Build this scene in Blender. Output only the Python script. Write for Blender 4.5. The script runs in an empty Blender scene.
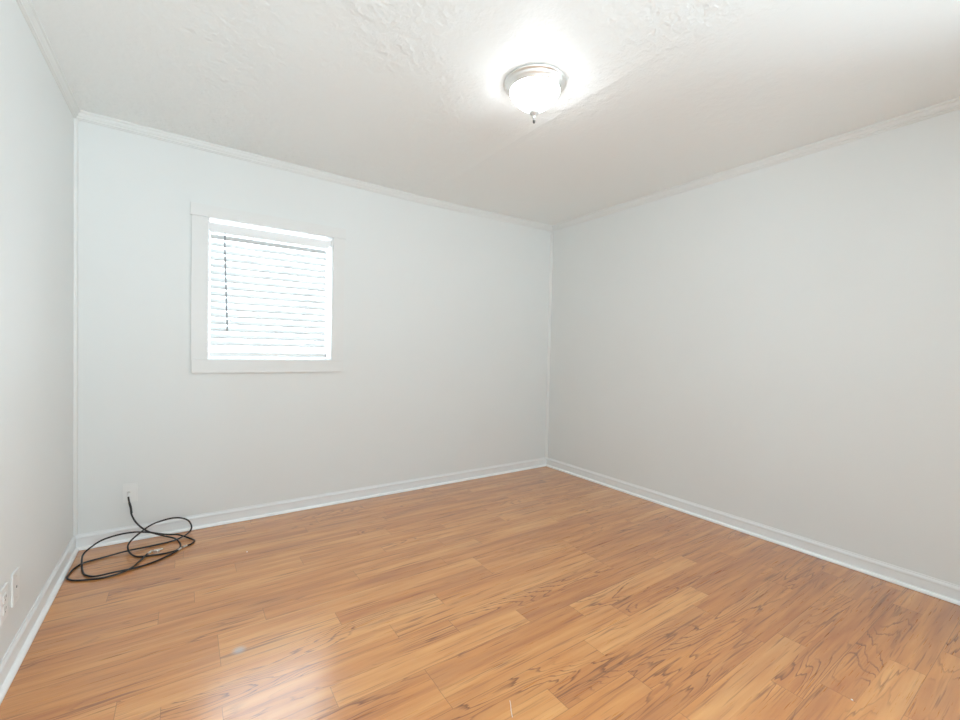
import bpy, bmesh, math, random
from mathutils import Vector, Matrix
PI = math.pi
random.seed(7)
SC = bpy.context.scene
COL = SC.collection

# ---------------------------------------------------------------- room size
W = 3.592          # back wall length (x)
H = 2.44           # ceiling height
YF = -4.75         # front wall, behind the camera
OX0, OX1, OZ0, OZ1 = 0.625, 1.404, 1.076, 1.982     # back window opening
FX0, FX1, FZ0, FZ1 = 0.25, 1.75, 0.60, 2.18         # unseen window added in the front wall for daylight, behind the camera
RY0, RY1, RZ0, RZ1 = -4.58, -3.02, 0.30, 1.95                              # unseen window added in the right wall to light the left one

# ---------------------------------------------------------------- camera
F_PX = 431.83
yaw, pitch, roll = 0.6008, -0.0217, 0.0213
fv = Vector((math.sin(yaw)*math.cos(pitch), math.cos(yaw)*math.cos(pitch), math.sin(pitch)))
rv = Vector((math.cos(yaw), -math.sin(yaw), 0.0))
uv_ = rv.cross(fv)
rr = rv*math.cos(roll) + uv_*math.sin(roll)
uu = -rv*math.sin(roll) + uv_*math.cos(roll)
cam_d = bpy.data.cameras.new('camera')
cam = bpy.data.objects.new('camera', cam_d)
COL.objects.link(cam)
cam.matrix_world = Matrix(((rr.x, uu.x, -fv.x, 0.505), (rr.y, uu.y, -fv.y, -3.256), (rr.z, uu.z, -fv.z, 1.1708), (0, 0, 0, 1)))
cam_d.sensor_width = 36.0
cam_d.lens = F_PX/960*36.0
cam_d.clip_start = 0.02
SC.camera = cam

# ---------------------------------------------------------------- world (bright overcast daylight)
world = bpy.data.worlds.new('world')
SC.world = world
world.use_nodes = True
wn, wl = world.node_tree.nodes, world.node_tree.links
wn.clear()
wo = wn.new('ShaderNodeOutputWorld')
bg = wn.new('ShaderNodeBackground')
tc = wn.new('ShaderNodeTexCoord')
sx = wn.new('ShaderNodeSeparateXYZ')
cr = wn.new('ShaderNodeValToRGB')
cr.color_ramp.elements[0].position = 0.46
cr.color_ramp.elements[0].color = (1.53, 1.73, 1.93, 1)
cr.color_ramp.elements[1].position = 0.56
cr.color_ramp.elements[1].color = (0.83, 0.92, 1.02, 1)
mr = wn.new('ShaderNodeMapRange')
mr.inputs['From Min'].default_value = -1
wl.new(tc.outputs['Generated'], sx.inputs[0])
wl.new(sx.outputs['Z'], mr.inputs['Value'])
wl.new(mr.outputs[0], cr.inputs[0])
wl.new(cr.outputs[0], bg.inputs['Color'])
bg.inputs['Strength'].default_value = 6.3
wl.new(bg.outputs[0], wo.inputs[0])

def portal(name, x, y, z, sx_, sy_, rot):
    l = bpy.data.lights.new(name, 'AREA')
    l.shape = 'RECTANGLE'; l.size = sx_; l.size_y = sy_
    l.cycles.is_portal = True
    o = bpy.data.objects.new(name, l)
    o.location = (x, y, z); o.rotation_euler = rot
    COL.objects.link(o)
portal('window_portal', (OX0+OX1)/2, 0.16, (OZ0+OZ1)/2, OX1-OX0, OZ1-OZ0, (-PI/2, 0, 0))
portal('added_front_window_portal', (FX0+FX1)/2, YF-0.16, (FZ0+FZ1)/2, FX1-FX0, FZ1-FZ0, (PI/2, 0, 0))
portal('added_side_window_portal', W+0.16, (RY0+RY1)/2, (RZ0+RZ1)/2, RZ1-RZ0, RY1-RY0, (0, PI/2, 0))

LAMP = (1.846, -1.703)
BOWL_EMIT = 25.0

vs = SC.view_settings
vs.view_transform = 'Standard'
vs.look = 'None'
vs.exposure = 0.28
vs.gamma = 1.0
vs.use_curve_mapping = False
SC.cycles.use_denoising = True
SC.cycles.max_bounces = 14
SC.cycles.diffuse_bounces = 10
SC.cycles.sample_clamp_indirect = 8.0

# ---------------------------------------------------------------- materials
class NT:
    def __init__(s, name):
        s.m = bpy.data.materials.new(name); s.m.use_nodes = True
        s.n = s.m.node_tree.nodes; s.l = s.m.node_tree.links
        s.b = s.n['Principled BSDF']; s.out = s.n['Material Output']
    def new(s, t, **kw):
        n = s.n.new(t)
        for k, v in kw.items():
            if k.startswith('i_'): n.inputs[k[2:].replace('_', ' ')].default_value = v
            else: setattr(n, k, v)
        return n
    def link(s, a, b): s.l.new(a, b)
    def math(s, op, a, b=None, c=None):
        n = s.n.new('ShaderNodeMath'); n.operation = op
        for i, v in enumerate((a, b, c)):
            if v is None: continue
            if isinstance(v, (int, float)): n.inputs[i].default_value = v
            else: s.l.new(v, n.inputs[i])
        return n.outputs[0]
    def noise(s, vec, scale, detail=2, rough=0.5):
        n = s.n.new('ShaderNodeTexNoise')
        n.inputs['Scale'].default_value = scale; n.inputs['Detail'].default_value = detail
        n.inputs['Roughness'].default_value = rough
        if vec is not None: s.l.new(vec, n.inputs['Vector'])
        return n.outputs['Fac']
    def mapping(s, vec, scale, loc=(0, 0, 0)):
        n = s.n.new('ShaderNodeMapping')
        n.inputs['Scale'].default_value = scale; n.inputs['Location'].default_value = loc
        s.l.new(vec, n.inputs['Vector']); return n.outputs[0]
    def mix(s, fac, a, b):
        n = s.n.new('ShaderNodeMix'); n.data_type = 'RGBA'
        for sock, v in ((n.inputs[0], fac), (n.inputs[6], a), (n.inputs[7], b)):
            if isinstance(v, (int, float)): sock.default_value = v
            elif isinstance(v, tuple): sock.default_value = v if len(v) == 4 else (*v, 1)
            else: s.l.new(v, sock)
        return n.outputs[2]
    def ramp(s, fac, pts):
        n = s.n.new('ShaderNodeValToRGB'); e = n.color_ramp.elements
        while len(e) < len(pts): e.new(0.5)
        for el, (p, c) in zip(e, pts):
            el.position = p; el.color = (*c, 1) if isinstance(c, tuple) else (c, c, c, 1)
        s.l.new(fac, n.inputs[0]); return n.outputs[0]
    def bump(s, h, strength, dist):
        n = s.n.new('ShaderNodeBump')
        n.inputs['Strength'].default_value = strength; n.inputs['Distance'].default_value = dist
        s.l.new(h, n.inputs['Height']); s.l.new(n.outputs[0], s.b.inputs['Normal'])
    def setp(s, color=None, rough=None, metal=None, **kw):
        if color is not None: s.b.inputs['Base Color'].default_value = (*color, 1)
        if rough is not None: s.b.inputs['Roughness'].default_value = rough
        if metal is not None: s.b.inputs['Metallic'].default_value = metal
        for k, v in kw.items(): s.b.inputs[k.replace('_', ' ')].default_value = v

def paint(name, color, rough, bscale=180, bstr=0.08, dist=0.001, tint=0.03):
    t = NT(name); t.setp(color, rough)
    tcn = t.new('ShaderNodeTexCoord').outputs['Object']
    c2 = tuple(c*(1-tint) for c in color)
    t.link(t.mix(t.noise(tcn, 2.3, 3), color, c2), t.b.inputs['Base Color'])
    t.bump(t.noise(tcn, bscale, 3), bstr, dist)
    return t.m

M = {}
M['wall'] = paint('wall_paint', (0.74, 0.76, 0.748), 0.55, 90, 0.10, 0.0015)
M['trim'] = paint('trim_paint', (0.79, 0.81, 0.81), 0.30, 60, 0.05)
M['shoe'] = paint('shoe_lit_paint', (0.90, 0.91, 0.90), 0.25, 60, 0.03)  # whiter than the baseboard: light on its upward face put into the colour
M['crown'] = paint('crown_paint', (0.74, 0.755, 0.74), 0.40, 60, 0.05)
M['casing'] = paint('casing_paint', (0.74, 0.745, 0.73), 0.42, 60, 0.05)
M['plate'] = paint('plate_plastic', (0.79, 0.80, 0.785), 0.32, 40, 0.01)
M['reveal'] = paint('white_paint', (0.86, 0.87, 0.87), 0.35, 60, 0.03)

t = NT('ceiling_texture_paint'); t.setp((0.845, 0.885, 0.885), 0.42)
oc = t.new('ShaderNodeTexCoord').outputs['Object']
n1 = t.noise(oc, 55, 4, 0.6); n2 = t.noise(oc, 14, 3, 0.6); n3 = t.noise(oc, 1.1, 2)
sxx = t.new('ShaderNodeSeparateXYZ'); t.link(oc, sxx.inputs[0])
left = t.ramp(t.math('MULTIPLY', sxx.outputs[0], 0.25), [(0.50, 1.0), (0.58, 0.16)])     # the sheet right of the joint is smoother
amp = t.math('MULTIPLY', t.ramp(n3, [(0.40, 0.15), (0.62, 1.0)]), left)
hgt = t.math('MULTIPLY', t.math('ADD', n1, t.math('MULTIPLY', t.ramp(n2, [(0.42, 0.0), (0.62, 1.0)]), 0.8)), amp)
t.bump(hgt, 0.70, 0.006)
M['ceiling'] = t.m

# laminate: every board carries its own tone / offset / figure in a colour attribute
t = NT('oak_laminate')
geo = t.new('ShaderNodeTexCoord').outputs['Object']
at = t.new('ShaderNodeAttribute', attribute_name='board')
sp = t.new('ShaderNodeSeparateColor'); t.link(at.outputs['Color'], sp.inputs[0])
tone, offs, fig = sp.outputs[0], sp.outputs[1], sp.outputs[2]
s3 = t.new('ShaderNodeSeparateXYZ'); t.link(geo, s3.inputs[0])
cb = t.new('ShaderNodeCombineXYZ')
t.link(t.math('ADD', s3.outputs[0], t.math('MULTIPLY', offs, 61.0)), cb.inputs[0])
t.link(t.math('ADD', s3.outputs[1], t.math('MULTIPLY', offs, 17.0)), cb.inputs[1])
t.link(t.math('MULTIPLY', offs, 29.0), cb.inputs[2])
v = cb.outputs[0]
fine = t.noise(t.mapping(v, (6, 210, 1)), 1.0, 3, 0.6)
streak = t.noise(t.mapping(v, (2.0, 26, 1)), 1.0, 3, 0.55)
broad = t.noise(t.mapping(v, (1.3, 9, 1)), 1.0, 2, 0.5)
warp = t.noise(t.mapping(v, (1.15, 7.5, 1)), 1.0, 1.0, 0.35)
rings = t.math('FRACT', t.math('MULTIPLY', t.math('ADD', warp, t.math('MULTIPLY', streak, 0.16)), 19.0))
ringd = t.ramp(rings, [(0.0, 0.9), (0.06, 0.0), (0.78, 0.0), (0.97, 1.0)])
rmask = t.ramp(t.math('ADD', t.noise(t.mapping(v, (2.2, 7, 1), (5, 3, 0)), 1.0, 2), t.math('MULTIPLY', t.math('SUBTRACT', fig, 0.6), 0.30)), [(0.52, 0.0), (0.66, 1.0)])
ringf = t.math('MULTIPLY', ringd, rmask)
pores = t.ramp(t.noise(t.mapping(v, (3.0, 95, 1), (9, 1, 2)), 1.0, 2, 0.5), [(0.60, 0.0), (0.74, 1.0)])
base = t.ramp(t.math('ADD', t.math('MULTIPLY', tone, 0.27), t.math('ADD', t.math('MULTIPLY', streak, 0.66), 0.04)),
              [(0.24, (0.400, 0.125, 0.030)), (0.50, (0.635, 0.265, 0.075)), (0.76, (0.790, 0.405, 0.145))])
base = t.mix(t.math('MULTIPLY', t.ramp(broad, [(0.50, 0.0), (0.72, 1.0)]), 0.40), base, (0.385, 0.160, 0.065))
base = t.mix(t.math('MULTIPLY', ringf, 0.82), base, (0.15, 0.042, 0.014))
veins = t.ramp(t.noise(t.mapping(v, (2.6, 72, 1), (2, 7, 4)), 1.0, 2.5, 0.6), [(0.60, 0.0), (0.70, 1.0)])
base = t.mix(t.math('MULTIPLY', veins, 0.72), base, (0.20, 0.07, 0.026))
base = t.mix(t.math('MULTIPLY', pores, 0.5), base, (0.26, 0.095, 0.035))
base = t.mix(t.math('MULTIPLY', fine, 0.16), base, (0.30, 0.13, 0.055))
ed = t.new('ShaderNodeUVMap', uv_map='edge'); eds = t.new('ShaderNodeSeparateXYZ'); t.link(ed.outputs[0], eds.inputs[0])
st = t.new('ShaderNodeUVMap', uv_map='start'); sts = t.new('ShaderNodeSeparateXYZ'); t.link(st.outputs[0], sts.inputs[0])
mn = t.math('MINIMUM', t.math('MINIMUM', eds.outputs[0], sts.outputs[0]), t.math('MINIMUM', eds.outputs[1], sts.outputs[1]))
seam = t.math('LESS_THAN', mn, 0.0011)
base = t.mix(t.math('MULTIPLY', seam, 0.42), base, (0.10, 0.045, 0.02))
# a small bluish scuff left on one board
dv = t.new('ShaderNodeVectorMath', operation='DISTANCE'); t.link(geo, dv.inputs[0]); dv.inputs[1].default_value = (0.685, -1.396, 0)
base = t.mix(t.math('MULTIPLY', t.ramp(dv.outputs['Value'], [(0.008, 1.0), (0.03, 0.0)]), 0.55), base, (0.42, 0.48, 0.50))
t.link(base, t.b.inputs['Base Color'])
t.link(t.math('ADD', t.math('MULTIPLY', fine, 0.10), 0.24), t.b.inputs['Roughness'])
t.setp(Specular_IOR_Level=0.5, Coat_Weight=0.85, Coat_Roughness=0.20, Coat_IOR=1.58)
t.bump(t.math('SUBTRACT', t.math('MULTIPLY', fine, 0.5), t.math('ADD', t.math('MULTIPLY', pores, 0.5), t.math('MULTIPLY', seam, 2.0))), 0.10, 0.0012)
M['floor'] = t.m

t = NT('brushed_nickel'); t.setp((0.88, 0.87, 0.84), 0.42, 1.0)
o = t.new('ShaderNodeTexCoord').outputs['Object']
t.bump(t.noise(t.mapping(o, (40, 40, 900)), 1.0, 2), 0.04, 0.0005); M['nickel'] = t.m
t = NT('satin_nickel'); t.setp((0.70, 0.71, 0.70), 0.45, 0.6); M['satin'] = t.m
t = NT('lit_alabaster_glass'); t.setp((0.9, 0.9, 0.88), 0.25)
o = t.new('ShaderNodeTexCoord').outputs['Object']
t.link(t.mix(t.noise(o, 9, 4), (0.92, 0.96, 1.0), (0.95, 0.98, 1.0)), t.b.inputs['Emission Color'])
t.setp(Emission_Strength=BOWL_EMIT); M['bowl'] = t.m
t = NT('dark_metal'); t.setp((0.10, 0.10, 0.10), 0.35, 0.9); M['dark'] = t.m
t = NT('slat_vinyl'); t.setp((0.68, 0.68, 0.675), 0.38)
tr = t.new('ShaderNodeBsdfTranslucent'); tr.inputs[0].default_value = (0.80, 0.81, 0.80, 1)
mx = t.new('ShaderNodeMixShader'); mx.inputs[0].default_value = 0.10
t.link(t.b.outputs[0], mx.inputs[1]); t.link(tr.outputs[0], mx.inputs[2]); t.link(mx.outputs[0], t.out.inputs[0])
t.bump(t.noise(t.mapping(t.new('ShaderNodeTexCoord').outputs['Object'], (3, 60, 60)), 1, 2), 0.05, 0.0005)
M['slat'] = t.m
t = NT('blind_white'); t.setp((0.82, 0.83, 0.83), 0.35); t.bump(t.noise(t.new('ShaderNodeTexCoord').outputs['Object'], 80), 0.02, 0.0005); M['rail'] = t.m
t = NT('cord_white'); t.setp((0.85, 0.86, 0.86), 0.6); M['cord'] = t.m
t = NT('wand_plastic'); t.setp((0.30, 0.32, 0.33), 0.3); M['wand'] = t.m
t = NT('black_cable_jacket'); t.setp((0.012, 0.012, 0.013), 0.38)
t.bump(t.noise(t.new('ShaderNodeTexCoord').outputs['Object'], 400), 0.05, 0.0003); M['cable'] = t.m
t = NT('connector_metal'); t.setp((0.72, 0.70, 0.66), 0.28, 1.0); M['connector'] = t.m
t = NT('sash_vinyl'); t.setp((0.84, 0.85, 0.86), 0.35); M['sash'] = t.m
t = NT('slot_dark'); t.setp((0.06, 0.06, 0.06), 0.5); M['slot'] = t.m
t = NT('dust_white'); t.setp((0.85, 0.84, 0.80), 0.7); M['fleck'] = t.m
t = NT('thin_glass')
gl = t.new('ShaderNodeBsdfGlossy', i_Roughness=0.01); tp = t.new('ShaderNodeBsdfTransparent')
tp.inputs[0].default_value = (0.95, 0.97, 0.96, 1)
fr = t.new('ShaderNodeFresnel', i_IOR=1.3)
mx = t.new('ShaderNodeMixShader'); t.link(fr.outputs[0], mx.inputs[0]); t.link(tp.outputs[0], mx.inputs[1]); t.link(gl.outputs[0], mx.inputs[2]); t.link(mx.outputs[0], t.out.inputs[0])
M['glass'] = t.m

# ---------------------------------------------------------------- mesh helpers
def finish(name, bm, mat, parent=None, smooth=False):
    bmesh.ops.recalc_face_normals(bm, faces=bm.faces)
    me = bpy.data.meshes.new(name); bm.to_mesh(me); bm.free()
    me.materials.append(mat)
    if smooth:
        for p in me.polygons: p.use_smooth = True
    o = bpy.data.objects.new(name, me); COL.objects.link(o)
    if parent is not None: o.parent = parent
    return o
def box(bm, x0, x1, y0, y1, z0, z1, bev=0.0, rot=None, pivot=None):
    r = bmesh.ops.create_cube(bm, size=1.0)
    vs_ = r['verts']
    for v_ in vs_:
        v_.co = Vector((x0+(v_.co.x+0.5)*(x1-x0), y0+(v_.co.y+0.5)*(y1-y0), z0+(v_.co.z+0.5)*(z1-z0)))
    if bev > 0:
        es = list({e for v_ in vs_ for e in v_.link_edges})
        bmesh.ops.bevel(bm, geom=es, offset=bev, segments=2, affect='EDGES', profile=0.7)
def lathe(bm, prof, c, seg=48, axis='z', caps=True):
    rings_ = []
    for r_, h_ in prof:
        ring = []
        for k in range(seg):
            a = 2*PI*k/seg
            p = {'z': (r_*math.cos(a), r_*math.sin(a), h_), 'y': (r_*math.cos(a), h_, r_*math.sin(a)), 'x': (h_, r_*math.cos(a), r_*math.sin(a))}[axis]
            ring.append(bm.verts.new(Vector(c)+Vector(p)))
        rings_.append(ring)
    for a_, b_ in zip(rings_, rings_[1:]):
        for k in range(seg):
            bm.faces.new((a_[k], a_[(k+1) % seg], b_[(k+1) % seg], b_[k]))
    if caps:
        bm.faces.new(rings_[0]); bm.faces.new(rings_[-1])
def tube(bm, pts, rad, seg=10):
    pts = [Vector(p) for p in pts]
    rings_ = []; nrm = None
    for i, p in enumerate(pts):
        tg = (pts[min(i+1, len(pts)-1)]-pts[max(i-1, 0)]).normalized()
        if nrm is None: nrm = tg.orthogonal().normalized()
        nrm = (nrm - tg*nrm.dot(tg)).normalized(); bn = tg.cross(nrm)
        rings_.append([bm.verts.new(p+rad*(math.cos(2*PI*k/seg)*nrm+math.sin(2*PI*k/seg)*bn)) for k in range(seg)])
    for a_, b_ in zip(rings_, rings_[1:]):
        for k in range(seg): bm.faces.new((a_[k], a_[(k+1) % seg], b_[(k+1) % seg], b_[k]))
    bm.faces.new(rings_[0]); bm.faces.new(rings_[-1])
def smooth_path(pts, n=10):
    P = [Vector(p) for p in pts]; P = [P[0]*2-P[1]]+P+[P[-1]*2-P[-2]]
    out = []
    for i in range(1, len(P)-2):
        a, b, c, d = P[i-1:i+3]
        for k in range(n):
            u = k/n
            out.append(0.5*((2*b)+(c-a)*u+(2*a-5*b+4*c-d)*u*u+(3*b-a-3*c+d)*u**3))
    out.append(P[-2]); return out
def empty(name, loc, label=None, cat=None, group=None, kind=None):
    o = bpy.data.objects.new(name, None); COL.objects.link(o); o.location = loc
    o.empty_display_size = 0.05
    if label: o['label'] = label
    if cat: o['category'] = cat
    if group: o['group'] = group
    if kind: o['kind'] = kind
    return o
def part(name, bm, mat, root, smooth=False):
    o = finish(name, bm, mat, None, smooth)
    # built in world coordinates: move the mesh into the parent's frame
    w = Vector((0, 0, 0)); r_ = root
    while r_ is not None:
        w += r_.location; r_ = r_.parent
    o.data.transform(Matrix.Translation(-w)); o.parent = root
    return o
def struct(name, bm, mat, smooth=False):
    o = finish(name, bm, mat, None, smooth); o['kind'] = 'structure'; return o

def ceil_z(x, y):
    # the drywall sags a little towards the taped joint running across the room
    a = 0.006-0.0095*max(0.0, x)
    b = -0.0141+0.0165*(x-2.118)
    k = 0.005                                     # rounded crease at the joint
    return H+0.5*(a+b+math.sqrt((a-b)**2+k*k))-0.003+0.004*y

# ---------------------------------------------------------------- walls, floor, ceiling
def wall_holes(axis, a0, a1, z1, t0, t1, hole=None):
    """wall in the plane of `axis`, running a0..a1, thickness t0..t1, one rectangular hole"""
    bm = bmesh.new()
    As = sorted({a0, a1} | ({hole[0], hole[1]} if hole else set()))
    Zs = sorted({-0.05, z1} | ({hole[2], hole[3]} if hole else set()))
    def P(a, z, tt): return bm.verts.new((a, tt, z) if axis == 'y' else (tt, a, z))
    solid = lambda i, j: 0 <= i < len(As)-1 and 0 <= j < len(Zs)-1 and not (hole and As[i] == hole[0] and Zs[j] == hole[2])
    for i in range(len(As)-1):
        for j in range(len(Zs)-1):
            if not solid(i, j): continue
            A0, A1, Z0, Z1 = As[i], As[i+1], Zs[j], Zs[j+1]
            for tt in (t0, t1): bm.faces.new([P(A0, Z0, tt), P(A1, Z0, tt), P(A1, Z1, tt), P(A0, Z1, tt)])
            for di, dj, e in ((-1, 0, ((A0, Z0), (A0, Z1))), (1, 0, ((A1, Z0), (A1, Z1))), (0, -1, ((A0, Z0), (A1, Z0))), (0, 1, ((A0, Z1), (A1, Z1)))):
                if not solid(i+di, j+dj):
                    (ea, ez), (fa, fz) = e
                    bm.faces.new([P(ea, ez, t0), P(fa, fz, t0), P(fa, fz, t1), P(ea, ez, t1)])
    bmesh.ops.remove_doubles(bm, verts=bm.verts, dist=1e-5)
    return bm
ZT = H+0.05
struct('wall_back', wall_holes('y', -0.14, W+0.14, ZT, 0.0, 0.14, (OX0, OX1, OZ0, OZ1)), M['wall'])
struct('wall_front', wall_holes('y', -0.14, W+0.14, ZT, YF, YF-0.14, (FX0, FX1, FZ0, FZ1)), M['wall'])
struct('wall_left', wall_holes('x', YF, 0.0, ZT, 0.0, -0.14), M['wall'])
struct('wall_right', wall_holes('x', YF, 0.0, ZT, W, W+0.14, (RY0, RY1, RZ0, RZ1)), M['wall'])

# ceiling: sagging sheet with a faint taped ridge along x = 2.118
bm = bmesh.new()
xs = sorted({round(-0.14+i*(W+0.28)/40, 4) for i in range(41)} | {2.118+d for d in (-0.05, -0.035, -0.018, -0.006, 0.0, 0.006, 0.018, 0.035, 0.05)})
ys = [YF-0.14+i*(-YF+0.28)/60 for i in range(61)]
rnd = random.Random(3); wob = [rnd.uniform(-0.006, 0.006) for _ in ys]
def ridge(x, j):
    d = abs(x-2.118)
    return 0.0024*max(0.0, 1-d/0.045)*(1+60*wob[j]) if d < 0.045 else 0.0
grid = [[bm.verts.new((x+(wob[j] if abs(x-2.118) < 0.06 else 0), y, ceil_z(x, y)-ridge(x, j))) for j, y in enumerate(ys)] for x in xs]
for i in range(len(xs)-1):
    for j in range(len(ys)-1):
        bm.faces.new((grid[i][j], grid[i+1][j], grid[i+1][j+1], grid[i][j+1]))
top = [[bm.verts.new((x, y, H+0.09)) for y in (ys[0], ys[-1])] for x in (xs[0], xs[-1])]
bm.faces.new((top[0][0], top[1][0], top[1][1], top[0][1]))
bm.faces.new([g[0] for g in grid]+[top[1][0], top[0][0]])
bm.faces.new([g[-1] for g in grid]+[top[1][1], top[0][1]])
bm.faces.new(list(grid[0])+[top[0][1], top[0][0]])
bm.faces.new(list(grid[-1])+[top[1][1], top[1][0]])
struct('ceiling', bm, M['ceiling'], smooth=False)

# floor: two-strip laminate laid parallel to the back wall
PITCH = 0.1035; YOFF = -0.008
JOINTS = {2: [1.25, 2.48], 4: [0.47, 1.65, 2.95], 5: [1.423, 2.65], 6: [0.22, 0.735, 1.59, 2.35, 3.20], 7: [1.042, 1.93, 2.80],
          8: [0.55, 1.47, 2.34], 9: [0.42, 1.80, 3.05], 10: [1.243, 2.002, 2.65], 11: [0.8, 1.7, 2.9], 12: [0.622, 1.86, 2.80], 13: [0.622, 1.06, 1.85, 2.46, 3.077],
          14: [0.33, 1.5, 2.45, 3.4], 15: [0.449, 1.23, 2.445], 16: [0.612, 1.456, 2.44, 3.35], 17: [0.926, 1.75, 2.74], 18: [0.3, 1.237, 1.982, 2.9, 3.5],
          19: [1.235, 2.15, 3.15], 20: [0.5, 1.856, 2.625, 3.45], 21: [1.553, 2.48, 3.2], 22: [0.85, 1.860, 3.04], 23: [1.1, 2.47, 3.4],
          24: [0.6, 1.85, 2.588, 3.2], 26: [1.4, 2.4, 3.315], 27: [0.9, 2.785]}
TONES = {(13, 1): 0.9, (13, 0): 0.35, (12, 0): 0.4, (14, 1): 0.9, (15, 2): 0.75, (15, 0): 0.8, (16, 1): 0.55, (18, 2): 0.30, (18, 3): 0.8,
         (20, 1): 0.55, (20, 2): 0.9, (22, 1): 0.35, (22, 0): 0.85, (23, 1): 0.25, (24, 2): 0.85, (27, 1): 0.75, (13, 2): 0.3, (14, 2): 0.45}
FIGS = {(15, 1): 0.8, (16, 1): 0.9, (16, 2): 0.9, (18, 1): 0.9, (20, 1): 0.9, (21, 1): 0.9, (22, 2): 1.0, (23, 1): 1.0, (25, 2): 0.9, (19, 2): 0.9,
        (22, 3): 1.0, (24, 3): 1.0, (25, 3): 1.0, (26, 2): 1.0, (13, 4): 0.8, (14, 3): 0.8, (18, 3): 0.7}
bm = bmesh.new()
ca = bm.loops.layers.float_color.new('board')
uA = bm.loops.layers.uv.new('start'); uB = bm.loops.layers.uv.new('edge')
rnd = random.Random(21)
nrows = int(math.ceil(-YF/PITCH))+2
for r_ in range(-2, nrows):
    ya, yb = YOFF-PITCH*(r_+1), YOFF-PITCH*r_
    if r_ in JOINTS: js = JOINTS[r_]
    else:
        js = []; x = rnd.uniform(0.15, 1.1)
        while x < W: js.append(x); x += rnd.choice((0.6, 0.9, 1.2))*rnd.uniform(0.85, 1.1)
    bx_ = [-0.14]+js+[W+0.14]
    for k in range(len(bx_)-1):
        x0, x1 = bx_[k], bx_[k+1]
        col = (TONES.get((r_, k), rnd.uniform(0.25, 0.85) if x1 < 2.9 or r_ < 14 else rnd.uniform(0.02, 0.45)), rnd.random(), FIGS.get((r_, k), rnd.uniform(0.0, 0.75)), 1)  # near right boards darker: redder wood, with light falloff put into the tone
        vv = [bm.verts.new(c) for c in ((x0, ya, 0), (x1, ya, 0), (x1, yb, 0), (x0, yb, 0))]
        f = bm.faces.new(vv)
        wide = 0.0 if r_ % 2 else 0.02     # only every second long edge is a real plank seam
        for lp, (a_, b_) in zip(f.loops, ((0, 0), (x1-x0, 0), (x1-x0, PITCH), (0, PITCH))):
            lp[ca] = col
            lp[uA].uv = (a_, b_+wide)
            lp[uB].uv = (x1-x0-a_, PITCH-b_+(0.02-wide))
f_top = list(bm.faces)
me = bpy.data.meshes.new('floor'); bm.to_mesh(me); bm.free(); me.materials.append(M['floor'])
fo = bpy.data.objects.new('floor', me); COL.objects.link(fo); fo['kind'] = 'structure'
for p in me.polygons:
    if p.normal.z < 0: p.flip()
bm = bmesh.new(); box(bm, -0.14, W+0.14, YF-0.14, 0.14, -0.12, -0.002)
sub = finish('subfloor', bm, M['trim'], fo)

# ---------------------------------------------------------------- swept trim
def sweep(name, prof, A, B, nrm, mat, zf=None, mitre=(True, True), steps=1, z0=0.0):
    """profile (depth from the wall, height) swept from A to B along the wall, ends mitred"""
    bm = bmesh.new(); A = Vector((*A, 0)); B = Vector((*B, 0)); n = Vector((*nrm, 0)); L = (B-A).length; d = (B-A)/L
    rows = []
    for i in range(steps+1):
        ring = []
        for dep, h in prof:
            s0 = dep if mitre[0] else 0.0; s1 = L-(dep if mitre[1] else 0.0)
            p = A+d*(s0+(s1-s0)*i/steps)+n*dep
            p.z = z0+h+(zf(p.x, p.y) if zf else 0.0)
            ring.append(bm.verts.new(p))
        rows.append(ring)
    m = len(prof)
    for a_, b_ in zip(rows, rows[1:]):
        for k in range(m): bm.faces.new((a_[k], a_[(k+1) % m], b_[(k+1) % m], b_[k]))
    bm.faces.new(rows[0]); bm.faces.new(rows[-1])
    return struct(name, bm, mat)
crown = [(0.0, 0.004), (0.026, 0.004), (0.028, -0.004), (0.026, -0.009), (0.021, -0.012), (0.019, -0.020), (0.015, -0.028), (0.0105, -0.033),
         (0.0115, -0.037), (0.0105, -0.041), (0.006, -0.043), (0.006, -0.047), (0.0, -0.049)]
sweep('trim_1', crown, (0, 0), (W, 0), (0, -1), M['crown'], ceil_z, steps=36)
sweep('trim_2', crown, (0, 0), (0, YF), (1, 0), M['crown'], ceil_z, steps=12)
sweep('trim_3', crown, (W, 0), (W, YF), (-1, 0), M['crown'], ceil_z, steps=12)
sweep('trim_4', crown, (0, YF), (W, YF), (0, 1), M['crown'], ceil_z, steps=36)
base_p = [(0.0, 0.0), (0.009, 0.0), (0.009, 0.062), (0.0105, 0.066), (0.0105, 0.072), (0.008, 0.078), (0.0045, 0.082), (0.004, 0.088), (0.0, 0.088)]
def shoe_p(w=0.0245, h=0.019):
    pr = [(0.0, 0.0018), (w, 0.0018)]
    for k in range(7):
        a = PI/2*k/6; pr.append((0.010+(w-0.010)*math.cos(a), 0.004+(h-0.004)*math.sin(a)))
    return pr+[(0.0, h)]
for nm, A, B, n in (('back', (0, 0), (W, 0), (0, -1)), ('left', (0, 0), (0, YF), (1, 0)), ('right', (W, 0), (W, YF), (-1, 0)), ('front', (0, YF), (W, YF), (0, 1))):
    o = sweep('baseboard_'+nm, base_p, A, B, n, M['trim'])
    if nm == 'left':
        s_ = sweep('shoe_moulding', shoe_p(), A, (0, -1.70), n, M['shoe'], mitre=(True, False)); del s_['kind']; s_.parent = o
        s_ = sweep('shoe_moulding', shoe_p(0.029, 0.021), (0, -1.70), B, n, M['shoe'], mitre=(False, True)); del s_['kind']; s_.parent = o
    else:
        s_ = sweep('shoe_moulding', shoe_p(), A, B, n, M['shoe']); del s_['kind']; s_.parent = o
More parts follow.
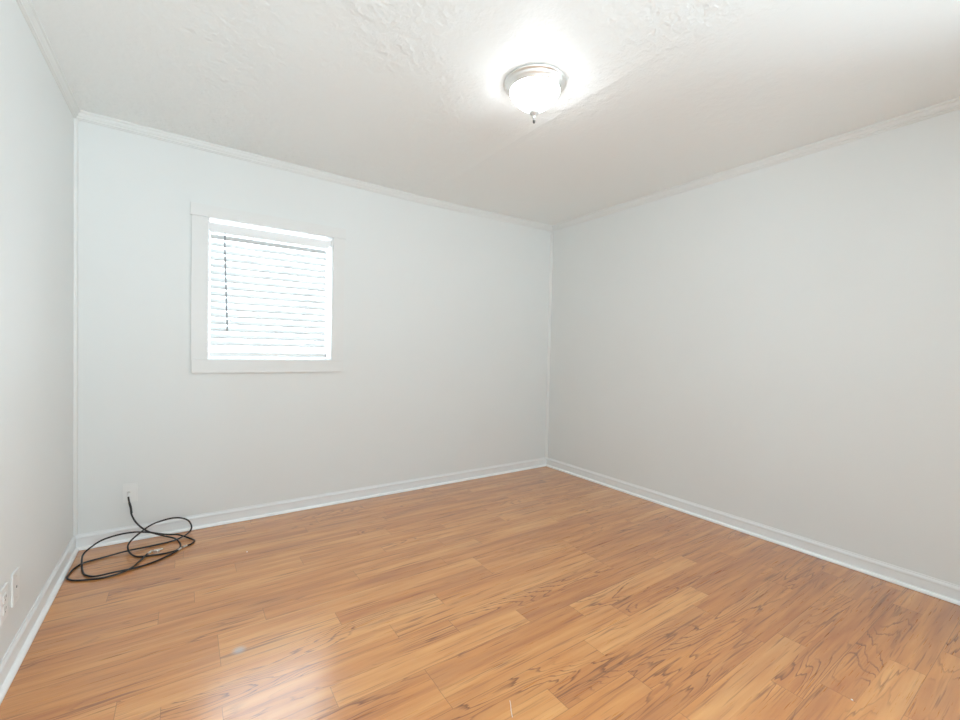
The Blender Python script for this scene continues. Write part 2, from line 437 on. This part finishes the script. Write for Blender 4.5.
# quarter rounds standing in the two far corners
for nm, cx, sgn in (('trim_5', 0.0, 1), ('trim_6', W, -1)):
    bm = bmesh.new(); pr = [(0, 0)]+[(0.017*math.cos(PI/2*k/6), -0.017*math.sin(PI/2*k/6)) for k in range(7)]
    lo = [bm.verts.new((cx+sgn*a, b, 0.088)) for a, b in pr]; hi = [bm.verts.new((cx+sgn*a, b, H-0.045)) for a, b in pr]
    for k in range(len(pr)): bm.faces.new((lo[k], lo[(k+1) % len(pr)], hi[(k+1) % len(pr)], hi[k]))
    bm.faces.new(lo); bm.faces.new(hi); struct(nm, bm, M['crown'])

# ---------------------------------------------------------------- window in the back wall
win = empty('window_1', ((OX0+OX1)/2, 0, OZ0), kind='structure')
CT = 0.016
def wpart(name, boxes, mat, bev=0.0, root=None):
    bm = bmesh.new()
    for b_ in boxes: box(bm, *b_, bev=bev)
    return part(name, bm, mat, root or win)
wpart('head_casing', [(0.533, 1.492, -0.020, 0, 1.977, 2.052)], M['casing'], 0.0015)
wpart('side_casing', [(0.539, OX0, -CT, 0, 1.0755, 1.9765)], M['casing'], 0.0012)
wpart('side_casing', [(OX1, 1.486, -CT, 0, 1.0755, 1.9765)], M['casing'], 0.0012)
wpart('apron_casing', [(0.542, 1.486, -0.020, 0, 0.992, 1.075)], M['casing'], 0.0012)
# jamb lining, then the vinyl sash frame and pane outside the blind
wpart('jamb_lining', [(OX0, OX0+0.006, 0.0, 0.13, OZ0+0.006, OZ1-0.006), (OX1-0.006, OX1, 0.0, 0.13, OZ0+0.006, OZ1-0.006),
                      (OX0, OX1, 0.0, 0.13, OZ1-0.006, OZ1), (OX0, OX1, 0.0, 0.13, OZ0, OZ0+0.006)], M['reveal'])
a0, a1, b0, b1 = OX0+0.006, OX1-0.006, OZ0+0.006, OZ1-0.006
SF = 0.009
wpart('sash_frame', [(a0, a0+SF, 0.112, 0.130, b0, b1), (a1-SF, a1, 0.112, 0.130, b0, b1), (a0+SF, a1-SF, 0.112, 0.130, b1-SF, b1),
                     (a0+SF, a1-SF, 0.112, 0.130, b0, b0+SF)], M['sash'], 0.001)
wpart('pane', [(a0+SF, a1-SF, 0.119, 0.122, b0+SF, b1-SF)], M['glass'])

def added_window(name, u0, u1, v0, v1, put):
    """framed two-light window, added out of view to let in daylight; put maps (u0, u1, depth into the room 0..) to a box"""
    root = empty(name, (0, 0, 0), kind='structure')
    wpart('casing', [put(u0-0.08, u0, 0, 0.015, v0-0.08, v1+0.08), put(u1, u1+0.08, 0, 0.015, v0-0.08, v1+0.08),
                     put(u0, u1, 0, 0.015, v1, v1+0.08), put(u0, u1, 0, 0.015, v0-0.08, v0)], M['casing'], 0.001, root)
    m = (u0+u1)/2
    wpart('sash_frame', [put(u0, u0+0.035, -0.11, -0.08, v0, v1), put(u1-0.035, u1, -0.11, -0.08, v0, v1), put(u0, u1, -0.11, -0.08, v1-0.035, v1),
                         put(u0, u1, -0.11, -0.08, v0, v0+0.035), put(m-0.02, m+0.02, -0.11, -0.08, v0, v1)], M['sash'], 0.002, root)
    wpart('pane', [put(u0+0.035, m-0.02, -0.097, -0.094, v0+0.035, v1-0.035)], M['glass'], 0, root)
    wpart('pane', [put(m+0.02, u1-0.035, -0.097, -0.094, v0+0.035, v1-0.035)], M['glass'], 0, root)
added_window('added_window_2', FX0, FX1, FZ0, FZ1, lambda a, b, c, d, e, f: (a, b, YF+c, YF+d, e, f))
added_window('added_window_3', RY0, RY1, RZ0, RZ1, lambda a, b, c, d, e, f: (W-d, W-c, a, b, e, f))

# ---------------------------------------------------------------- venetian blind
BX0, BX1, BY = 0.640, 1.370, 0.058
blind = empty('window_blind', ((BX0+BX1)/2, BY, OZ0+0.006), 'white two inch horizontal slat blind lowered inside the window frame', 'blind')
bm = bmesh.new()
box(bm, BX0-0.002, BX1+0.004, BY-0.030, BY+0.026, 1.900, 1.955, 0.002)
headrail = part('headrail', bm, M['rail'], blind)
bm = bmesh.new()
box(bm, BX1+0.0045, OX1-0.0065, BY-0.032, BY+0.030, 1.915, 1.958, 0.001)
part('mounting_bracket', bm, M['rail'], blind)
bm = bmesh.new()
box(bm, OX0+0.0065, BX0-0.0025, BY-0.032, BY+0.030, 1.915, 1.958, 0.001)
part('mounting_bracket', bm, M['rail'], blind)
TILT = math.radians(45); SW, ST = 0.050, 0.0028
def slat_bm(z, tilt):
    bm = bmesh.new(); prof = []
    for k in range(7):
        u = -1+2*k/6; prof.append((u*SW/2, 0.0016*(1-u*u)+ST/2))
    for k in range(6, -1, -1):
        u = -1+2*k/6; prof.append((u*SW/2, 0.0016*(1-u*u)-ST/2))
    ends = []
    for x in (BX0, BX1):
        ends.append([bm.verts.new((x, BY+d*math.cos(tilt)-h*math.sin(tilt), z+d*math.sin(tilt)+h*math.cos(tilt))) for d, h in prof])
    n = len(prof)
    for k in range(n): bm.faces.new((ends[0][k], ends[0][(k+1) % n], ends[1][(k+1) % n], ends[1][k]))
    bm.faces.new(ends[0]); bm.faces.new(ends[1]); return bm
zs_ = [1.876-0.0460*k for k in range(16)]
for z in zs_: part('slat', slat_bm(z, TILT), M['slat'], blind)
for z in (1.1335, 1.1380): part('slat', slat_bm(z, 0.0), M['slat'], blind)
bm = bmesh.new(); box(bm, BX0, BX1, BY-0.025, BY+0.025, 1.094, 1.126, 0.003)
rail = part('bottom_rail', bm, M['rail'], blind)
bm = bmesh.new(); box(bm, BX1+0.0002, BX1+0.003, BY-0.023, BY+0.023, 1.096, 1.124, 0.001); part('end_cap', bm, M['wand'], rail)
for lx in (0.757, 1.236):
    bm = bmesh.new()
    for y in (BY-0.0275, BY+0.0275): tube(bm, [(lx, y, 1.900), (lx, y, 1.126)], 0.0011, 6)
    for z in zs_: tube(bm, [(lx, BY-0.0275, z-0.022), (lx, BY+0.0275, z+0.022)], 0.0006, 4)
    part('ladder_cord', bm, M['cord'], blind)
bm = bmesh.new()
tube(bm, [(0.7195, BY-0.036, 1.888), (0.721, BY-0.040, 1.76), (0.7375, BY-0.038, 1.267)], 0.0048, 8)
tube(bm, [(0.7195, BY-0.030, 1.903), (0.7195, BY-0.036, 1.887)], 0.0015, 6)
wand = part('tilt_wand', bm, M['wand'], blind)
wand['label'] = 'thin grey tilt wand hanging at the left'

# ---------------------------------------------------------------- ceiling light
CZ = ceil_z(*LAMP)
lamp = empty('ceiling_light', (LAMP[0], LAMP[1], CZ), 'round flush ceiling light with glowing white glass bowl and nickel rim', 'light')
bm = bmesh.new()
lathe(bm, [(0.05, CZ-0.0005), (0.140, CZ-0.0005), (0.1435, CZ-0.003), (0.1435, CZ-0.007), (0.139, CZ-0.011), (0.1345, CZ-0.013), (0.133, CZ-0.020), (0.1295, CZ-0.025),
           (0.125, CZ-0.028), (0.122, CZ-0.034), (0.118, CZ-0.039), (0.113, CZ-0.040), (0.111, CZ-0.034), (0.05, CZ-0.027)], (*LAMP, 0), 64)
part('metal_pan', bm, M['nickel'], lamp, True)
bm = bmesh.new()
pr = []
for k in range(17):
    u = k/16
    r_ = 0.1115 if u == 0 else 0.1165*max(0.0, (1-u**1.45))**0.80+0.014*u
    pr.append((r_, CZ-0.034-0.094*u))
lathe(bm, pr, (*LAMP, 0), 64)
part('glass_bowl', bm, M['bowl'], lamp, True)
bm = bmesh.new()
z0 = CZ-0.126
lathe(bm, [(0.004, z0+0.003), (0.018, z0+0.001), (0.0235, z0-0.004), (0.0240, z0-0.008), (0.019, z0-0.015), (0.010, z0-0.021), (0.006, z0-0.025), (0.007, z0-0.031), (0.005, z0-0.037)], (*LAMP, 0), 32)
fin = part('finial', bm, M['satin'], lamp, True)
bm = bmesh.new()
lathe(bm, [(0.0040, z0-0.036), (0.0058, z0-0.041), (0.0066, z0-0.046), (0.0055, z0-0.053), (0.002, z0-0.058)], (*LAMP, 0), 20)
part('finial_tip', bm, M['dark'], fin, True)

# ---------------------------------------------------------------- wall plates
# cable plate on the back wall
cp = empty('wall_plate', (0.246, 0, 0.286), 'white cable outlet plate on the wall under the window, left side', 'wall outlet')
bm = bmesh.new(); box(bm, 0.211, 0.281, -0.0062, -0.0002, 0.230, 0.343, 0.002); part('cover_plate', bm, M['plate'], cp)
for z in (0.330, 0.243):
    bm = bmesh.new(); lathe(bm, [(0.0032, -0.0062), (0.0032, -0.0072), (0.002, -0.0076)], (0.246, 0, z), 12, 'y'); part('screw', bm, M['plate'], cp, True)
bm = bmesh.new(); lathe(bm, [(0.0075, -0.006), (0.0075, -0.009), (0.0047, -0.009), (0.0047, -0.0175)], (0.240, 0, 0.290), 12, 'y')
part('coax_jack', bm, M['connector'], cp, True)

def side_plate(name, y, label, kind):
    root = empty(name, (0, y, 0.277), label, 'wall outlet')
    bm = bmesh.new(); box(bm, 0.0002, 0.0065, y-0.037, y+0.037, 0.220, 0.335, 0.0015); part('cover_plate', bm, M['plate'], root)
    if kind == 'duplex':
        for z in (0.2975, 0.2575):
            bm = bmesh.new(); box(bm, 0.0060, 0.0085, y-0.0165, y+0.0165, z-0.0145, z+0.0145, 0.002)
            rc = part('receptacle', bm, M['plate'], root)
            bm = bmesh.new()
            box(bm, 0.0084, 0.0089, y-0.0075, y-0.0055, z-0.001, z+0.009); box(bm, 0.0084, 0.0089, y+0.0055, y+0.0075, z-0.001, z+0.008)
            lathe(bm, [(0.0025, 0.0084), (0.0025, 0.0089)], (0, y, z-0.008), 10, 'x')
            part('socket_slots', bm, M['slot'], rc)
        screws = (0.2775,)
    else:
        screws = (0.3165, 0.2385)
        bm = bmesh.new(); lathe(bm, [(0.0045, 0.0064), (0.0045, 0.0075), (0.002, 0.0078)], (0, y, 0.2775), 12, 'x'); part('centre_port', bm, M['slot'], root, True)
    for z in screws:
        bm = bmesh.new(); lathe(bm, [(0.0028, 0.0064), (0.0028, 0.0074), (0.0015, 0.0077)], (0, y, z), 12, 'x'); part('screw', bm, M['connector'], root, True)
side_plate('wall_plate', -1.034, 'white blank cover plate low on the left wall, nearer the corner', 'blank')
side_plate('wall_plate', -1.160, 'white double socket plate low on the left wall at the picture edge', 'duplex')

# ---------------------------------------------------------------- coax cables
CR = 0.0045
A_ = [(0.240, -0.040, 0.274), (0.246, -0.050, 0.240), (0.252, -0.05, 0.212), (0.257, -0.06, 0.172), (0.282, -0.07, 0.119), (0.33, -0.09, 0.071), (0.401, -0.105, 0.034), (0.467, -0.134, 0.010), (0.493, -0.233, 0.005), (0.481, -0.295, 0.005), (0.434, -0.314, 0.005), (0.367, -0.306, 0.005), (0.3, -0.283, 0.005), (0.263, -0.225, 0.012), (0.251, -0.185, 0.037), (0.267, -0.17, 0.063), (0.306, -0.13, 0.085), (0.356, -0.1, 0.108), (0.427, -0.075, 0.116), (0.483, -0.06, 0.108), (0.529, -0.05, 0.08), (0.549, -0.054, 0.038), (0.536, -0.079, 0.014), (0.498, -0.139, 0.014), (0.448, -0.153, 0.006), (0.36, -0.165, 0.005), (0.253, -0.194, 0.014), (0.158, -0.199, 0.006), (0.078, -0.223, 0.006), (0.045, -0.269, 0.005), (0.034, -0.336, 0.005), (0.035, -0.383, 0.005), (0.066, -0.424, 0.005), (0.124, -0.452, 0.005), (0.181, -0.466, 0.005), (0.244, -0.452, 0.005), (0.286, -0.411, 0.005), (0.32, -0.342, 0.007), (0.343, -0.295, 0.014)]
B_ = [(0.521, -0.270, 0.006), (0.55, -0.245, 0.005), (0.561, -0.206, 0.005), (0.54, -0.162, 0.005), (0.484, -0.108, 0.020), (0.415, -0.085, 0.030), (0.339, -0.11, 0.068), (0.272, -0.12, 0.087), (0.206, -0.13, 0.091), (0.133, -0.12, 0.073), (0.085, -0.11, 0.040), (0.060, -0.145, 0.022), (0.066, -0.229, 0.017), (0.087, -0.345, 0.005), (0.11, -0.398, 0.005), (0.15, -0.436, 0.008), (0.223, -0.448, 0.014), (0.311, -0.426, 0.005), (0.387, -0.394, 0.005), (0.447, -0.346, 0.005), (0.484, -0.308, 0.006)]
def connector(p, q, root, name='connector'):
    """hex coax plug from p towards q"""
    p, q = Vector(p), Vector(q); d = (q-p).normalized(); bm = bmesh.new()
    tube(bm, [p-d*0.004, p+d*0.010], 0.0050, 10); tube(bm, [p+d*0.010, p+d*0.021], 0.0066, 6); tube(bm, [p+d*0.021, p+d*0.026], 0.0010, 6)
    return part(name, bm, M['connector'], root)
ca_ = empty('coaxial_cable', (0.246, -0.05, 0.0), 'black cable plugged into the wall plate and looping onto the floor', 'cable')
bm = bmesh.new(); tube(bm, smooth_path(A_, 8), CR, 8); part('jacket', bm, M['cable'], ca_, True)
# plug entering the wall plate's jack
bm = bmesh.new()
tube(bm, [(0.240, -0.0178, 0.290), (0.240, -0.030, 0.2895)], 0.0056, 6)
tube(bm, smooth_path([(0.240, -0.029, 0.2895), (0.240, -0.037, 0.284), (0.240, -0.040, 0.272)], 5), 0.0042, 8)
pl = part('connector', bm, M['plate'], ca_); pl['label'] = 'pale plug at the wall plate'
bm = bmesh.new(); tube(bm, smooth_path([(0.246, -0.050, 0.240), (0.252, -0.050, 0.212), (0.2568, -0.059, 0.178)], 5), 0.0058, 8)
part('strain_relief', bm, M['cable'], ca_, True)
connector((0.346, -0.290, 0.014), (0.358, -0.262, 0.010), ca_)
cb_ = empty('coaxial_cable', (0.50, -0.30, 0.0), 'black cable loop with metal end plugs lying loose by the corner', 'cable')
bm = bmesh.new(); tube(bm, smooth_path(B_, 8), CR, 8); part('jacket', bm, M['cable'], cb_, True)
connector((0.521, -0.270, 0.007), (0.503, -0.283, 0.007), cb_)
connector((0.484, -0.308, 0.007), (0.496, -0.289, 0.007), cb_)
# loose splitter between the cable ends
spl = empty('cable_splitter', (0.385, -0.256, 0.0), 'small silver cable coupler lying on the floor inside the loops', 'connector')
bm = bmesh.new(); box(bm, 0.370, 0.396, -0.266, -0.246, 0.0008, 0.013, 0.0015); part('body', bm, M['connector'], spl)
for p, q in (((0.371, -0.252, 0.007), (0.352, -0.242, 0.007)), ((0.395, -0.252, 0.007), (0.412, -0.244, 0.007)), ((0.385, -0.265, 0.007), (0.389, -0.283, 0.007))):
    bm = bmesh.new(); tube(bm, [p, Vector(p)+(Vector(q)-Vector(p))*0.85], 0.0042, 8); part('port', bm, M['connector'], spl)

# ---------------------------------------------------------------- small litter
def fleck(name, x, y, r_, label, cat):
    bm = bmesh.new(); ang = [2*PI*k/7 for k in range(7)]; rn = random.Random(int(x*1000))
    rs = [r_*rn.uniform(0.6, 1.1) for _ in ang]
    lo = [bm.verts.new((q*math.cos(a), q*math.sin(a), 0.0003)) for a, q in zip(ang, rs)]
    hi = [bm.verts.new((q*0.8*math.cos(a), q*0.8*math.sin(a), 0.0018)) for a, q in zip(ang, rs)]
    for k in range(7): bm.faces.new((lo[k], lo[(k+1) % 7], hi[(k+1) % 7], hi[k]))
    bm.faces.new(lo); bm.faces.new(hi)
    o = finish(name, bm, M['fleck']); o.location = (x, y, 0); o['label'] = label; o['category'] = cat
fleck('paint_fleck', 0.805, -0.520, 0.005, 'tiny white paint fleck on the floor right of the black cables', 'debris')
fleck('paint_fleck', 2.401, -2.790, 0.0035, 'tiny white paint fleck on the floor at the lower right', 'debris')
bm = bmesh.new(); tube(bm, [(0, 0, 0.0012), (-0.008, -0.014, 0.0014), (-0.022, -0.034, 0.0012), (-0.034, -0.056, 0.0012)], 0.0009, 6)
o = finish('thread', bm, M['fleck']); o.location = (1.411, -2.154, 0); o['label'] = 'short white thread on the floor at the bottom centre'; o['category'] = 'thread'
